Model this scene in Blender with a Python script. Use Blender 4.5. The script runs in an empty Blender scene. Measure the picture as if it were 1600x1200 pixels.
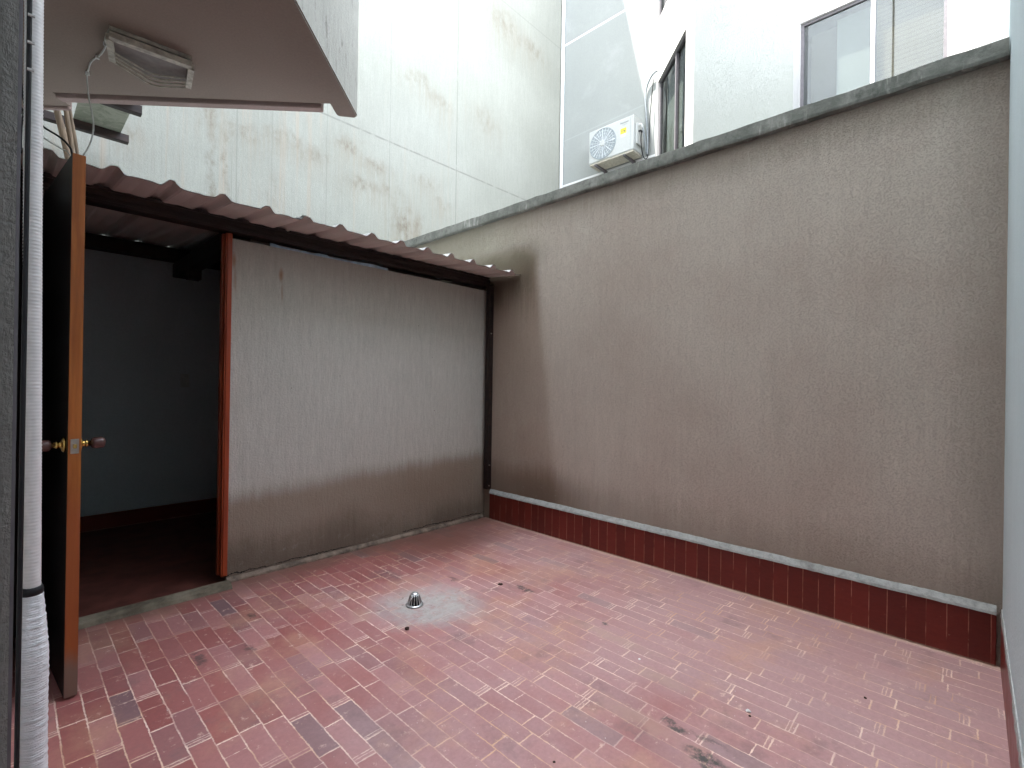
import bpy, bmesh, math, random
from mathutils import Vector, Matrix
random.seed(7)
SC = bpy.context.scene
COL = SC.collection

# ------------------------------------------------------------------ camera
cam_data = bpy.data.cameras.new('camera')
cam = bpy.data.objects.new('camera', cam_data); COL.objects.link(cam)
F, YAW, PIT, ROL = 754.93, 0.760648, 0.0011622, 0.01526
fw = Vector((math.cos(PIT)*math.cos(YAW), math.cos(PIT)*math.sin(YAW), math.sin(PIT)))
r0 = fw.cross(Vector((0, 0, 1))).normalized(); u0 = r0.cross(fw)
rr = r0*math.cos(ROL) + u0*math.sin(ROL); uu = -r0*math.sin(ROL) + u0*math.cos(ROL)
cam.matrix_world = Matrix(((rr.x, uu.x, -fw.x, 0), (rr.y, uu.y, -fw.y, 0), (rr.z, uu.z, -fw.z, 1.25), (0, 0, 0, 1)))
cam_data.sensor_width = 36; cam_data.lens = 36*F/1600
cam_data.clip_start = 0.02; cam_data.clip_end = 500
SC.camera = cam

# ------------------------------------------------------------------ sky, sun, exposure
world = bpy.data.worlds.new('World'); SC.world = world; world.use_nodes = True
wn = world.node_tree
sky = wn.nodes.new('ShaderNodeTexSky'); sky.sky_type = 'NISHITA'; sky.sun_disc = False
SUN_FROM = Vector((-0.26, 0.23, 1.0)).normalized()
sky.sun_elevation = math.asin(SUN_FROM.z); sky.sun_rotation = math.atan2(SUN_FROM.x, SUN_FROM.y)
sky.air_density = 1.0; sky.dust_density = 3.0; sky.altitude = 1500
hs = wn.nodes.new('ShaderNodeHueSaturation'); hs.inputs['Saturation'].default_value = .32      # sky desaturated to neutralise the blue cast
wn.links.new(sky.outputs[0], hs.inputs['Color']); wn.links.new(hs.outputs[0], wn.nodes['Background'].inputs[0])
wn.nodes['Background'].inputs[1].default_value = 0.15
sun_d = bpy.data.lights.new('sun', 'SUN'); sun_d.energy = 2.0; sun_d.angle = math.radians(0.6); sun_d.color = (1, .96, .9)
sun = bpy.data.objects.new('sun', sun_d); COL.objects.link(sun)
sun.rotation_euler = SUN_FROM.to_track_quat('Z', 'Y').to_euler(); sun.location = (-3, 4, 18)
SC.view_settings.view_transform = 'Standard'; SC.view_settings.look = 'None'
SC.view_settings.exposure = 4.12; SC.view_settings.gamma = 1
SC.render.engine = 'CYCLES'
SC.cycles.max_bounces = 10; SC.cycles.diffuse_bounces = 7; SC.cycles.glossy_bounces = 3
SC.cycles.transparent_max_bounces = 8; SC.cycles.sample_clamp_indirect = 6
SC.cycles.use_denoising = True
SC.cycles.caustics_reflective = False; SC.cycles.caustics_refractive = False

# ------------------------------------------------------------------ node helpers
class V:
    def __init__(s, t, k): s.t = t; s.k = k
    def _m(s, op, *a, clamp=False):
        n = s.t.nodes.new('ShaderNodeMath'); n.operation = op; n.use_clamp = clamp
        for i, x in enumerate((s,)+a):
            if isinstance(x, V): s.t.links.new(x.k, n.inputs[i])
            else: n.inputs[i].default_value = x
        return V(s.t, n.outputs[0])
    def __add__(s, o): return s._m('ADD', o)
    __radd__ = __add__
    def __sub__(s, o): return s._m('SUBTRACT', o)
    def __rsub__(s, o): return (s*-1)+o
    def __mul__(s, o): return s._m('MULTIPLY', o)
    __rmul__ = __mul__
    def __truediv__(s, o): return s._m('DIVIDE', o)
    def floor(s): return s._m('FLOOR')
    def fract(s): return s._m('FRACT')
    def abs(s): return s._m('ABSOLUTE')
    def sqrt(s): return s._m('SQRT')
    def min(s, o): return s._m('MINIMUM', o)
    def max(s, o): return s._m('MAXIMUM', o)
    def sat(s): return s._m('ADD', 0.0, clamp=True)
    def gt(s, o): return s._m('GREATER_THAN', o)
    def step(s, a, b):                                   # smooth 0 -> 1 between a and b (a may exceed b)
        n = s.t.nodes.new('ShaderNodeMapRange'); n.interpolation_type = 'SMOOTHSTEP'
        s.t.links.new(s.k, n.inputs[0])
        if a < b:
            n.inputs[1].default_value = a; n.inputs[2].default_value = b
            return V(s.t, n.outputs[0])
        n.inputs[1].default_value = b; n.inputs[2].default_value = a
        n.inputs[3].default_value = 1; n.inputs[4].default_value = 0
        return V(s.t, n.outputs[0])

class MB:
    """material builder"""
    def __init__(s, name, rough=.8, spec=.3, metal=0):
        s.m = bpy.data.materials.new(name); s.m.use_nodes = True; s.t = s.m.node_tree
        s.b = s.t.nodes['Principled BSDF']
        s.b.inputs['Roughness'].default_value = rough; s.b.inputs['Specular IOR Level'].default_value = spec
        s.b.inputs['Metallic'].default_value = metal
        tc = s.t.nodes.new('ShaderNodeTexCoord'); s.p = tc.outputs['Object']
        sp = s.t.nodes.new('ShaderNodeSeparateXYZ'); s.t.links.new(s.p, sp.inputs[0])
        s.x, s.y, s.z = (V(s.t, sp.outputs[i]) for i in range(3))
    def vec(s, x, y, z):
        n = s.t.nodes.new('ShaderNodeCombineXYZ')
        for i, q in enumerate((x, y, z)):
            if isinstance(q, V): s.t.links.new(q.k, n.inputs[i])
            else: n.inputs[i].default_value = q
        return n.outputs[0]
    def noise(s, scale, detail=3, rough=.55, st=(1, 1, 1), off=0.0, dist=0):
        n = s.t.nodes.new('ShaderNodeTexNoise')
        v = s.vec(s.x*st[0]+off, s.y*st[1]+off*.7, s.z*st[2]+off*1.3)
        s.t.links.new(v, n.inputs['Vector'])
        n.inputs['Scale'].default_value = scale; n.inputs['Detail'].default_value = detail
        n.inputs['Roughness'].default_value = rough; n.inputs['Distortion'].default_value = dist
        return V(s.t, n.outputs[0])
    def wn(s, x, y=0.0, z=0.0):
        n = s.t.nodes.new('ShaderNodeTexWhiteNoise'); s.t.links.new(s.vec(x, y, z), n.inputs['Vector'])
        return V(s.t, n.outputs[0])
    def spots(s, scale, size, st=(1, 1, 1)):
        n = s.t.nodes.new('ShaderNodeTexVoronoi'); n.inputs['Scale'].default_value = scale
        s.t.links.new(s.vec(s.x*st[0], s.y*st[1], s.z*st[2]), n.inputs['Vector'])
        return V(s.t, n.outputs['Distance']).step(size, size*.5)
    def mix(s, a, b, f):
        n = s.t.nodes.new('ShaderNodeMix'); n.data_type = 'RGBA'; n.clamp_factor = True
        if isinstance(f, V): s.t.links.new(f.k, n.inputs[0])
        else: n.inputs[0].default_value = f
        for i, q in ((6, a), (7, b)):
            if isinstance(q, tuple): n.inputs[i].default_value = (*q, 1)
            else: s.t.links.new(q, n.inputs[i])
        return n.outputs[2]
    def shade(s, c, f):                                  # colour * value
        n = s.t.nodes.new('ShaderNodeMix'); n.data_type = 'RGBA'; n.blend_type = 'MULTIPLY'; n.inputs[0].default_value = 1
        if isinstance(c, tuple): n.inputs[6].default_value = (*c, 1)
        else: s.t.links.new(c, n.inputs[6])
        v = s.vec(f, f, f); s.t.links.new(v, n.inputs[7]); return n.outputs[2]
    def blob(s, a, b, ca, cb, ra, rb, inner=.2):
        d = ((a-ca)/ra); e = ((b-cb)/rb)
        return (d*d+e*e).sqrt().step(1.0, inner)
    def done(s, col, rough=None, bump=None, bs=.5, bd=.01):
        if isinstance(col, tuple): s.b.inputs['Base Color'].default_value = (*col, 1)
        else: s.t.links.new(col, s.b.inputs['Base Color'])
        if rough is not None: s.t.links.new(rough.k, s.b.inputs['Roughness'])
        if bump is not None:
            n = s.t.nodes.new('ShaderNodeBump'); n.inputs['Strength'].default_value = bs; n.inputs['Distance'].default_value = bd
            s.t.links.new(bump.k, n.inputs['Height']); s.t.links.new(n.outputs[0], s.b.inputs['Normal'])
        return s.m

def simple(name, col, rough=.6, spec=.3, metal=0, var=.12, scale=30, bump=0):
    b = MB(name, rough, spec, metal)
    n = b.noise(scale, 4, .6)
    c = b.mix(tuple(x*(1-var) for x in col), tuple(min(1, x*(1+var)) for x in col), n.step(.3, .7))
    return b.done(c, bump=n if bump else None, bs=bump, bd=.004)

# ------------------------------------------------------------------ mesh helpers
def obj(name, bm, m, parent=None, smooth=False):
    bmesh.ops.recalc_face_normals(bm, faces=bm.faces)
    me = bpy.data.meshes.new(name); bm.to_mesh(me); bm.free()
    for q in (m if isinstance(m, (list, tuple)) else [m]): me.materials.append(q)
    if smooth:
        for f in me.polygons: f.use_smooth = True
    o = bpy.data.objects.new(name, me); COL.objects.link(o)
    if parent is not None: o.parent = parent; o.matrix_parent_inverse = Matrix.Translation(-Vector(root_loc(parent)))
    return o
def root_loc(p):
    return p.location.copy() if p.type == 'EMPTY' else Vector((0, 0, 0))   # parts sit at the world origin
def thing(name, label, cat, loc=(0, 0, 0), group=None):
    o = bpy.data.objects.new(name, None); COL.objects.link(o); o.location = loc; o.empty_display_size = .1
    return tag(o, label, cat, group)
def tag(o, label, cat, group=None):
    o['label'] = label; o['category'] = cat
    if group: o['group'] = group
    return o
def struct(o): o['kind'] = 'structure'; return o
def part(name, bm, m, parent, smooth=False, label=None):
    """mesh given in world coordinates, parented to an unrotated thing"""
    o = obj(name, bm, m, None, smooth); o.parent = parent
    o.matrix_parent_inverse = Matrix.Translation(-root_loc(parent))
    if label: o['label'] = label
    return o
def box(x0, x1, y0, y1, z0, z1, bev=0, bm=None, seg=2):
    bm = bm or bmesh.new()
    vs = [bm.verts.new((x, y, z)) for x in (x0, x1) for y in (y0, y1) for z in (z0, z1)]
    fs = [bm.faces.new([vs[i] for i in q]) for q in ((0, 1, 3, 2), (4, 6, 7, 5), (0, 4, 5, 1), (2, 3, 7, 6), (0, 2, 6, 4), (1, 5, 7, 3))]
    if bev:
        es = list({e for f in fs for e in f.edges})
        bmesh.ops.bevel(bm, geom=es, offset=bev, segments=seg, affect='EDGES', profile=.6)
    return bm
def prism(pts, z0, z1, bm=None, bev=0):
    bm = bm or bmesh.new()
    a = [bm.verts.new((x, y, z0)) for x, y in pts]; b = [bm.verts.new((x, y, z1)) for x, y in pts]
    n = len(pts); fs = [bm.faces.new(a[::-1]), bm.faces.new(b)]
    for i in range(n): fs.append(bm.faces.new((a[i], a[(i+1) % n], b[(i+1) % n], b[i])))
    if bev:
        es = list({e for f in fs for e in f.edges}); bmesh.ops.bevel(bm, geom=es, offset=bev, segments=2, affect='EDGES')
    return bm
def extrude_profile(prof, axis, a0, a1, bm=None):
    """closed 2-D profile swept along an axis; profile coords are the two others in xyz order"""
    bm = bm or bmesh.new()
    def P(q, a):
        l = list(q); l.insert(axis, a); return l
    A = [bm.verts.new(P(q, a0)) for q in prof]; B = [bm.verts.new(P(q, a1)) for q in prof]
    n = len(prof); bm.faces.new(A[::-1]); bm.faces.new(B)
    for i in range(n): bm.faces.new((A[i], A[(i+1) % n], B[(i+1) % n], B[i]))
    return bm
def tube(pts, r, n=10, bm=None, rf=None, smooth=True, sub=4):
    bm = bm or bmesh.new()
    P = [Vector(p) for p in pts]
    if smooth and len(P) > 2:                             # Catmull-Rom
        Q = []
        for i in range(len(P)-1):
            p0 = P[max(i-1, 0)]; p1 = P[i]; p2 = P[i+1]; p3 = P[min(i+2, len(P)-1)]
            for k in range(sub):
                t = k/sub
                Q.append(.5*((2*p1)+(p2-p0)*t+(2*p0-5*p1+4*p2-p3)*t*t+(3*p1-p0-3*p2+p3)*t**3))
        Q.append(P[-1]); P = Q
    rings = []; up = None
    for i, p in enumerate(P):
        d = (P[min(i+1, len(P)-1)]-P[max(i-1, 0)]).normalized()
        if up is None: up = Vector((1, 0, 0)) if abs(d.x) < .8 else Vector((0, 1, 0))
        s = d.cross(up).normalized(); up = s.cross(d).normalized()
        R = rf(i/(len(P)-1)) if rf else r
        rings.append([bm.verts.new(p+(s*math.cos(2*math.pi*k/n)+up*math.sin(2*math.pi*k/n))*R) for k in range(n)])
    for a, b in zip(rings, rings[1:]):
        for k in range(n): bm.faces.new((a[k], a[(k+1) % n], b[(k+1) % n], b[k]))
    bm.faces.new(rings[0][::-1]); bm.faces.new(rings[-1])
    return bm
def lathe(prof, c, axis=2, n=24, bm=None, closed=False):
    """prof: (radius, height) pairs round an axis through c"""
    bm = bm or bmesh.new(); c = Vector(c)
    def P(r, h, t):
        a, b = r*math.cos(t), r*math.sin(t)
        return c+Vector([(h, a, b), (a, h, b), (a, b, h)][axis])
    rings = [[bm.verts.new(P(r, h, 2*math.pi*k/n)) for k in range(n)] for r, h in prof]
    for a, b in zip(rings, rings[1:]):
        for k in range(n): bm.faces.new((a[k], a[(k+1) % n], b[(k+1) % n], b[k]))
    if closed:
        for k in range(n): bm.faces.new((rings[-1][k], rings[-1][(k+1) % n], rings[0][(k+1) % n], rings[0][k]))
    else: bm.faces.new(rings[0][::-1]); bm.faces.new(rings[-1])
    return bm
def wall_panel(p0, p1, z0, z1, holes, depth, nin, bm=None):
    """vertical face p0->p1 with rectangular holes (t0,t1,za,zb in metres along) and reveals going in by depth"""
    bm = bm or bmesh.new(); p0 = Vector((*p0, 0)); p1 = Vector((*p1, 0)); L = (p1-p0).length; d = (p1-p0)/L
    nin = Vector((*nin, 0)).normalized()
    us = sorted({0, L, *[h[0] for h in holes], *[h[1] for h in holes]}); zs = sorted({z0, z1, *[h[2] for h in holes], *[h[3] for h in holes]})
    P = lambda u, z, k=0: p0+d*u+nin*k+Vector((0, 0, z))
    for a, b in zip(us, us[1:]):
        for c, e in zip(zs, zs[1:]):
            m, n = (a+b)/2, (c+e)/2
            if any(h[0] < m < h[1] and h[2] < n < h[3] for h in holes): continue
            bm.faces.new([bm.verts.new(P(*q)) for q in ((a, c), (b, c), (b, e), (a, e))])
    bmesh.ops.remove_doubles(bm, verts=bm.verts, dist=1e-5)
    for a, b, c, e in holes:
        for q in (((a, c), (b, c)), ((b, c), (b, e)), ((b, e), (a, e)), ((a, e), (a, c))):
            bm.faces.new([bm.verts.new(v) for v in (P(*q[0]), P(*q[1]), P(*q[1], depth), P(*q[0], depth))])
    return bm

# ------------------------------------------------------------------ materials
XB, YA, YC = 3.136, 3.323, -0.111

def m_floor():
    b = MB('glazed_brick_paving', .5, .6)
    wob = (b.noise(6, 2)-.5)*.010; wob2 = (b.noise(45, 2, off=3)-.5)*.0035
    W, L = .0735, .235
    v = b.x+wob+wob2; u = b.y+(b.noise(5, 2, off=9)-.5)*.012+wob2
    row = (v/W).floor(); off = b.wn(row, 3.7)
    q = u/L+off+row*.37; colm = q.floor(); fu = q.fract(); fv = (v/W).fract()
    du = fu.min(1-fu)*L; dv = fv.min(1-fv)*W
    idc = b.wn(row, colm, 1.3); id2 = b.wn(row, colm, 7.1); id3 = b.wn(row, colm, 4.4)
    edge = b.noise(70, 3, .6, off=5); wid = b.noise(2.2, 3, off=12)
    jn = (edge-.5)*.0085+(b.noise(18, 3, off=88)-.5)*.003
    mort_v = (dv+jn).step(.0034, .0010)*(.45+.55*b.noise(9, 3, off=2).step(.36, .55))
    mort_u = (du+jn).step(.0042, .0014)
    # smeared second and third grout lines beside some cross joints
    sm = (((fu*L)-.016).abs()+jn).step(.003, .001)*idc.gt(.62)
    sm2 = (((fu*L)-.028).abs()+jn).step(.0026, .001)*idc.gt(.80)
    sm3 = (((fu*L)-.150).abs()+jn).step(.0022, .0008)*id2.gt(.86)
    smf = (fu*L).step(.02, .0)*edge.step(.52, .62)*id3.gt(.75)*.8
    mort = mort_v.max(mort_u).max((sm.max(sm2).max(sm3))*.85).max(smf)
    mort = mort*(.45+.55*wid.step(.35, .55))
    c = b.mix((.36, .125, .110), (.30, .098, .09), id2)
    c = b.mix(c, (.45, .225, .215), idc.step(.45, .95)*.6)
    c = b.mix(c, (.25, .115, .115), id3.gt(.86)*.55)
    c = b.mix(c, (.17, .12, .13), b.wn(row, colm, 9.9).gt(.97)*.7)
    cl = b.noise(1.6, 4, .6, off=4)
    c = b.mix(c, (.46, .31, .31), ((cl*.8+(b.x-b.y)*.12).step(.14, .66))*.75)                     # chalky wear plus a painted light gradient, paler towards the right
    c = b.mix(c, (.52, .29, .19), b.noise(2.3, 5, .65, off=21).step(.50, .68)*.42)
    c = b.mix(c, (.20, .13, .13), b.noise(3.4, 5, .7, off=121).step(.56, .70)*.45)
    fine = b.noise(60, 5, .7, off=1)
    c = b.shade(c, .72+.56*fine)
    gm = b.mix((.82, .62, .52), (.62, .38, .25), b.noise(3, 4, .6, off=131).step(.40, .62)); c = b.mix(c, gm, mort*(.55+.42*b.noise(2.6, 4, .6, off=141).step(.36, .56)))
    c = b.mix(c, (.75, .65, .58), b.spots(34, .10)*b.noise(7, 2, off=8).step(.5, .6)*.8)
    c = b.mix(c, (.70, .50, .40), b.noise(22, 6, .75, off=31).step(.59, .70)*.65)
    c = b.mix(c, (.62, .44, .36), (XB-.02-b.x+(b.noise(20, 4, .7)-.5)*.03).step(.03, .008)*.8)
    c = b.mix(c, (.05, .035, .035), b.noise(26, 5, .7, off=41).step(.70, .78)*.5)
    # dirt and painted-in shade along the shed wall foot
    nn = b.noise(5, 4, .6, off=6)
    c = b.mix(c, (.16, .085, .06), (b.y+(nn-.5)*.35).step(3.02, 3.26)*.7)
    c = b.mix(c, (.17, .07, .05), b.blob(b.x+nn*.3, b.y, 2.6, 3.0, .8, .45, .1)*.8)  # dark corner patch, mostly shade painted into the paving
    # green grey blotches
    wv = b.noise(14, 5, .7, off=15)-.5
    X = b.x+wv*.13; Y = b.y+wv*.13
    for cx, cy, rx, ry, k in ((2.21, 1.97, .035, .11, .9), (2.2, 1.40, .02, .03, .9), (1.72, .78, .03, .07, .9), (1.64, .63, .045, .11, .95), (1.74, .68, .02, .1, .6), (2.00, 2.40, .03, .06, .7), (.92, 2.76, .03, .05, .8), (.613, 2.494, .034, .11, .75), (.80, 2.42, .03, .07, .6), (1.42, .50, .03, .05, .6)):
        c = b.mix(c, (.045, .05, .045), b.blob(X, Y, cx, cy, rx, ry, .3)*k*b.noise(40, 4, .7, off=cx).step(.32, .6))
    for cx, cy, rx, ry in ((1.66, .90, .06, .25), (1.34, 2.37, .09, .13), (2.1, 1.3, .05, .4), (1.95, .95, .06, .2)):
        c = b.mix(c, (.46, .33, .24), b.blob(X, Y, cx, cy, rx, ry, .1)*.35)
    # cement repair round the drain
    pz = b.noise(7, 5, .7, off=50)-.5
    px, py = (b.x+pz*.30), (b.y+pz*.26)
    s_ = (px-1.67)*.72-(py-2.20)*.69; t_ = (px-1.67)*.69+(py-2.20)*.72
    patch = ((s_/.37)*(s_/.37)+(t_/.29)*(t_/.29)).sqrt().step(1.12, .35)
    pc = b.shade((.40, .375, .35), .6+.75*b.noise(28, 5, .7, off=60))
    pc = b.mix(pc, (.09, .085, .08), b.noise(19, 5, .7, off=70).step(.60, .68)*.8)
    c = b.mix(c, pc, patch*(.48+.47*b.noise(13, 5, .75, off=77).step(.34, .54)))
    h = (1-mort)*1.0+(fine-.5)*.5
    ro = .34+fine*.22+mort*.25+patch*.35
    return b.done(c, ro.sat(), h, .35, .003)

def plaster(name, c0, c1, stri=.5, stains=None, bumps=.6, pits=0, spec=.2):
    b = MB(name, .93, spec)
    vert = b.noise(34, 5, .7, st=(1, 1, .10)); vfine = b.noise(95, 4, .7, st=(1, 1, .16), off=4)
    iso = b.noise(95, 3, .6, off=7); worm = b.noise(34, 4, .65, off=9, dist=1.2)
    big = b.noise(.9, 4, .6, off=2)
    c = b.mix(c0, c1, big.step(.3, .7))
    c = b.shade(c, (1-stri*.32)+vert*stri*.42+(vfine-.5)*stri*.36+(iso-.5)*.28)
    h = vert*.5*stri+vfine*.45*stri+iso*.4+worm*.5
    if pits:
        pt = b.noise(120, 4, .7, off=17)
        c = b.mix(c, tuple(q*.45 for q in c1), pt.step(.50, .32)*pits)
        h = h+pt.step(.34, .52)*.7
    if stains: c = stains(b, c)
    return b.done(c, None, h, bumps, .008)

def st_A(b, c):
    w = b.noise(1.6, 3, .5, off=11)-.5; v = b.noise(24, 4, .7, st=(1, 1, .06), off=3)-.5
    line = b.z+w*.10+v*.10-b.x*.035
    m = line.step(.58, .42)
    c = b.mix(c, (.13, .10, .075), b.blob(b.x+w*.8, b.z+v*.15+w*.3, 2.5, .38, .75, .26, .0)*.55)
    c = b.mix(c, (.17, .14, .11), b.noise(7, 5, .7, off=52).step(.50, .68)*(b.z).step(.55, .2)*.4)
    c = b.mix(c, (.25, .185, .135), m*.8)
    c = b.mix(c, (.10, .075, .055), (b.z+v*.22+w*.5).step(.36, .0)*.62)
    c = b.mix(c, (.30, .27, .24), b.noise(14, 6, .75, off=33).step(.55, .70)*(b.z).step(.45, .1)*.5)
    c = b.mix(c, (.24, .20, .16), (b.z+v*.3).step(1.75, 2.12)*.35)
    for cx, cz, rx, rz, k in ((1.258, 1.95, .022, .07, .75), (1.268, 1.83, .012, .10, .4), (.978, 1.99, .02, .07, .7), (.985, 1.86, .014, .12, .45)):
        c = b.mix(c, (.30, .15, .07), b.blob(b.x+v*.03, b.z+w*.05, cx, cz, rx, rz, .1)*k)
    # hairline crack near the floor
    zz = b.z-(.045+(b.noise(5, 5, .75, off=18)-.5)*.075)
    c = b.mix(c, (.02, .018, .016), zz.abs().step(.0042, .0012)*b.noise(3.1, 2, off=44).step(.38, .5))
    c = b.mix(c, (.05, .04, .035), b.spots(7, .035)*.7)
    return c
def st_B(b, c):
    w = b.noise(2.5, 4, .6, off=11)-.5; v = b.noise(30, 4, .7, st=(1, 1, .05), off=3)-.5
    y = b.y+w*.06
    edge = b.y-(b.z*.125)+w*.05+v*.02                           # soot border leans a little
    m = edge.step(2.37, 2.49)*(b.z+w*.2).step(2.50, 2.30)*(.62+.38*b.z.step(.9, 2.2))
    c = b.mix(c, (.43, .345, .29), b.noise(1.1, 4, .6, off=91).step(.42, .68)*.45)
    c = b.mix(c, (.60, .57, .50), b.noise(1.7, 5, .65, st=(1, 1, .5), off=97).step(.54, .74)*.35)
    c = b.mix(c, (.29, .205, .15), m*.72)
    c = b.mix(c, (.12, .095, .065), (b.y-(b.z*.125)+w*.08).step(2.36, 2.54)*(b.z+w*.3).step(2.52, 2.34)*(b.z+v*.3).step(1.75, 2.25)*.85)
    c = b.mix(c, (.15, .12, .085), b.blob(y, b.z, 2.95, 2.38, .5, .26, .1)*.45)
    c = b.mix(c, (.09, .065, .05), b.blob(y, b.z, 3.2, 2.1, .14, .22, .1)*.6)
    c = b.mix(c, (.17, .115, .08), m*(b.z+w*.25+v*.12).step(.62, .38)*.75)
    c = b.mix(c, (.18, .125, .09), b.blob(y, b.z+v*.1, 2.62, .28, .62, .42, .1)*.8)
    c = b.mix(c, (.16, .125, .095), (b.z+w*.25+v*.2).step(.60, .26)*.42)
    c = b.mix(c, (.36, .33, .30), b.noise(22, 6, .78, off=33).step(.58, .68)*b.blob(b.y, b.z, 2.5, .33, .6, .12, .2)*.7)
    c = b.mix(c, (.16, .125, .085), (b.z+v*.20+w*.1).step(2.52, 2.78)*.42)     # wash marks under the coping
    c = b.mix(c, (.27, .26, .19), (b.y+w*.6).step(2.3, 3.6)*b.z.step(2.15, 2.5)*.6)
    c = b.mix(c, (.16, .13, .10), b.noise(3, 5, .65, st=(1, 1, .25), off=81).step(.58, .78)*.14)
    c = b.mix(c, (.15, .12, .10), (b.y+v*.1).step(.16, -.10)*.35)
    return c
def st_P(b, c):
    v = b.noise(26, 5, .7, st=(1, 1, .035), off=3); w = b.noise(4, 5, .7, off=8)-.5; f = b.noise(9, 6, .75, st=(1, 1, .5), off=5)
    g = b.noise(2.0, 4, .6, st=(1, 1, .12), off=13)
    c = b.mix(c, (.30, .29, .25), v.step(.53, .72)*g.step(.40, .68)*.60)
    c = b.mix(c, (.36, .31, .25), b.noise(9, 4, .6, st=(1, 1, .03), off=23).step(.52, .70)*b.x.step(5.5, 2.2)*.7)
    c = b.mix(c, (.20, .19, .165), b.noise(70, 3, .7, st=(1, 1, .016), off=63).step(.56, .70)*b.x.step(4.2, 1.8)*g.step(.35, .6)*.55)
    X = b.x+w*.30; Z = b.z+w*.30
    for cx, cz, rx, rz, k in ((1.42, 3.1, .06, 1.3, .9), (1.55, 3.1, .03, 1.2, .8), (1.412, 3.93, .12, .16, .9), (.76, 3.5, .12, .13, .8), (1.70, 3.86, .20, .13, .8), (2.12, 3.98, .28, .11, .9), (2.46, 3.90, .25, .12, .7), (2.9, 4.16, .26, .14, .9), (3.3, 4.06, .26, .12, .9), (3.05, 3.74, .30, .12, .9), (3.5, 3.78, .26, .12, .7), (4.05, 4.07, .24, .12, .9), (4.35, 3.85, .18, .10, .8), (3.92, 5.45, .35, .16, .7), (4.3, 5.3, .3, .15, .6), (5.6, 7.12, .5, .28, .8), (6.3, 7.1, .45, .25, .7), (5.2, 5.4, .4, .25, .55), (3.75, 3.46, .34, .26, 1.1), (3.80, 3.30, .28, .2, 1.0), (2.0, 3.3, .12, .3, .5)):
        c = b.mix(c, (.17, .14, .105), b.blob(X, Z, cx, cz, rx*1.25, rz*1.25, .05)*f.step(.40, .70)*(k*.85))
        if rz < .5: c = b.mix(c, (.26, .225, .175), b.blob(X, Z, cx, cz-.10, rx*1.9, rz*2.4, .0)*v.step(.35, .65)*(k*.45))
    def line(a, at, wd, k): return (a-at+w*.012).abs().step(wd, wd*.35)*k
    dark = (.20, .20, .18)
    c = b.mix(c, dark, line(b.z, 4.43, .016, .8)*b.noise(6, 4, .7, off=3).step(.30, .55))
    c = b.mix(c, dark, line(b.x, 4.61, .011, .75)*b.noise(6, 4, .7, off=9).step(.25, .5))
    c = b.mix(c, dark, line(b.x, 3.475, .008, .5)*b.noise(6, 4, .7, off=19).step(.3, .6))
    c = b.mix(c, dark, line(b.x, 2.62, .008, .4)); c = b.mix(c, dark, line(b.x, 1.65, .010, .5)); c = b.mix(c, dark, line(b.x, 2.0, .008, .35))
    c = b.mix(c, dark, line(b.z, 7.5, .014, .35))
    return c
def st_Q(b, c):
    for z0 in (4.95, 7.57, 10.2): c = b.mix(c, (.86, .87, .87), (b.z-z0).abs().step(.022, .014)*.8)
    c = b.mix(c, (.45, .47, .48), (b.z-5.95+b.y*.03).abs().step(.014, .004)*.35)
    return b.mix(c, (.44, .45, .45), b.noise(2.2, 5, .65, off=3).step(.52, .74)*.45)
def st_S(b, c):
    return b.mix(c, (.34, .35, .33), b.noise(9, 6, .75, off=3).step(.58, .74)*b.noise(2.4, 3, off=6).step(.42, .6)*.6)

M = {}
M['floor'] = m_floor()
M['wallA'] = plaster('raked_render', (.56, .545, .495), (.52, .50, .45), .85, st_A, .8)
M['wallB'] = plaster('rough_cast_render', (.60, .53, .46), (.555, .49, .425), .6, st_B, .65, pits=.15)
M['wallC'] = plaster('pale_blue_render', (.54, .635, .66), (.50, .60, .625), .35, None, .5)
M['wallP'] = plaster('streaked_white_render', (.345, .352, .315), (.31, .317, .28), .55, st_P, .5)
M['wallQ'] = plaster('smooth_grey_render', (.355, .375, .362), (.335, .355, .345), .12, st_Q, .15)
M['wallR'] = plaster('white_render', (.48, .475, .465), (.45, .445, .435), .1, None, .15)
M['wallT'] = plaster('off_white_render', (.42, .41, .40), (.40, .39, .38), .1, None, .15)
M['wallS'] = plaster('pebbled_white_render', (.29, .302, .282), (.265, .278, .258), .15, st_S, .8, pits=.3)
M['jamb'] = plaster('rough_reveal_render', (.30, .29, .27), (.26, .25, .23), .8, None, 1.0)
M['facade'] = plaster('light_facade_render', (.76, .76, .73), (.72, .72, .69), .4, None, .4)  # kept pale so the unseen facade bounces light into the yard
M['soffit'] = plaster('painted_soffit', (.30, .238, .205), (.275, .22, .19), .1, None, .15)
M['lip'] = plaster('soffit_lip_paint', (.40, .30, .28), (.34, .26, .235), .1, None, .2)
M['parapet'] = plaster('weathered_parapet', (.50, .495, .45), (.42, .415, .375), .9, lambda b, c: b.mix(c, (.12, .11, .10), b.noise(16, 6, .75, st=(1, 1, .3), off=7).step(.56, .72)*.7), .7)
M['inner'] = plaster('shed_inner_render', (.48, .55, .56), (.43, .50, .51), .2, None, .3)
M['room'] = simple('room_paint', (.25, .24, .23), .9)
M['ground'] = simple('ground_concrete', (.22, .21, .20), .9, bump=.3)

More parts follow.
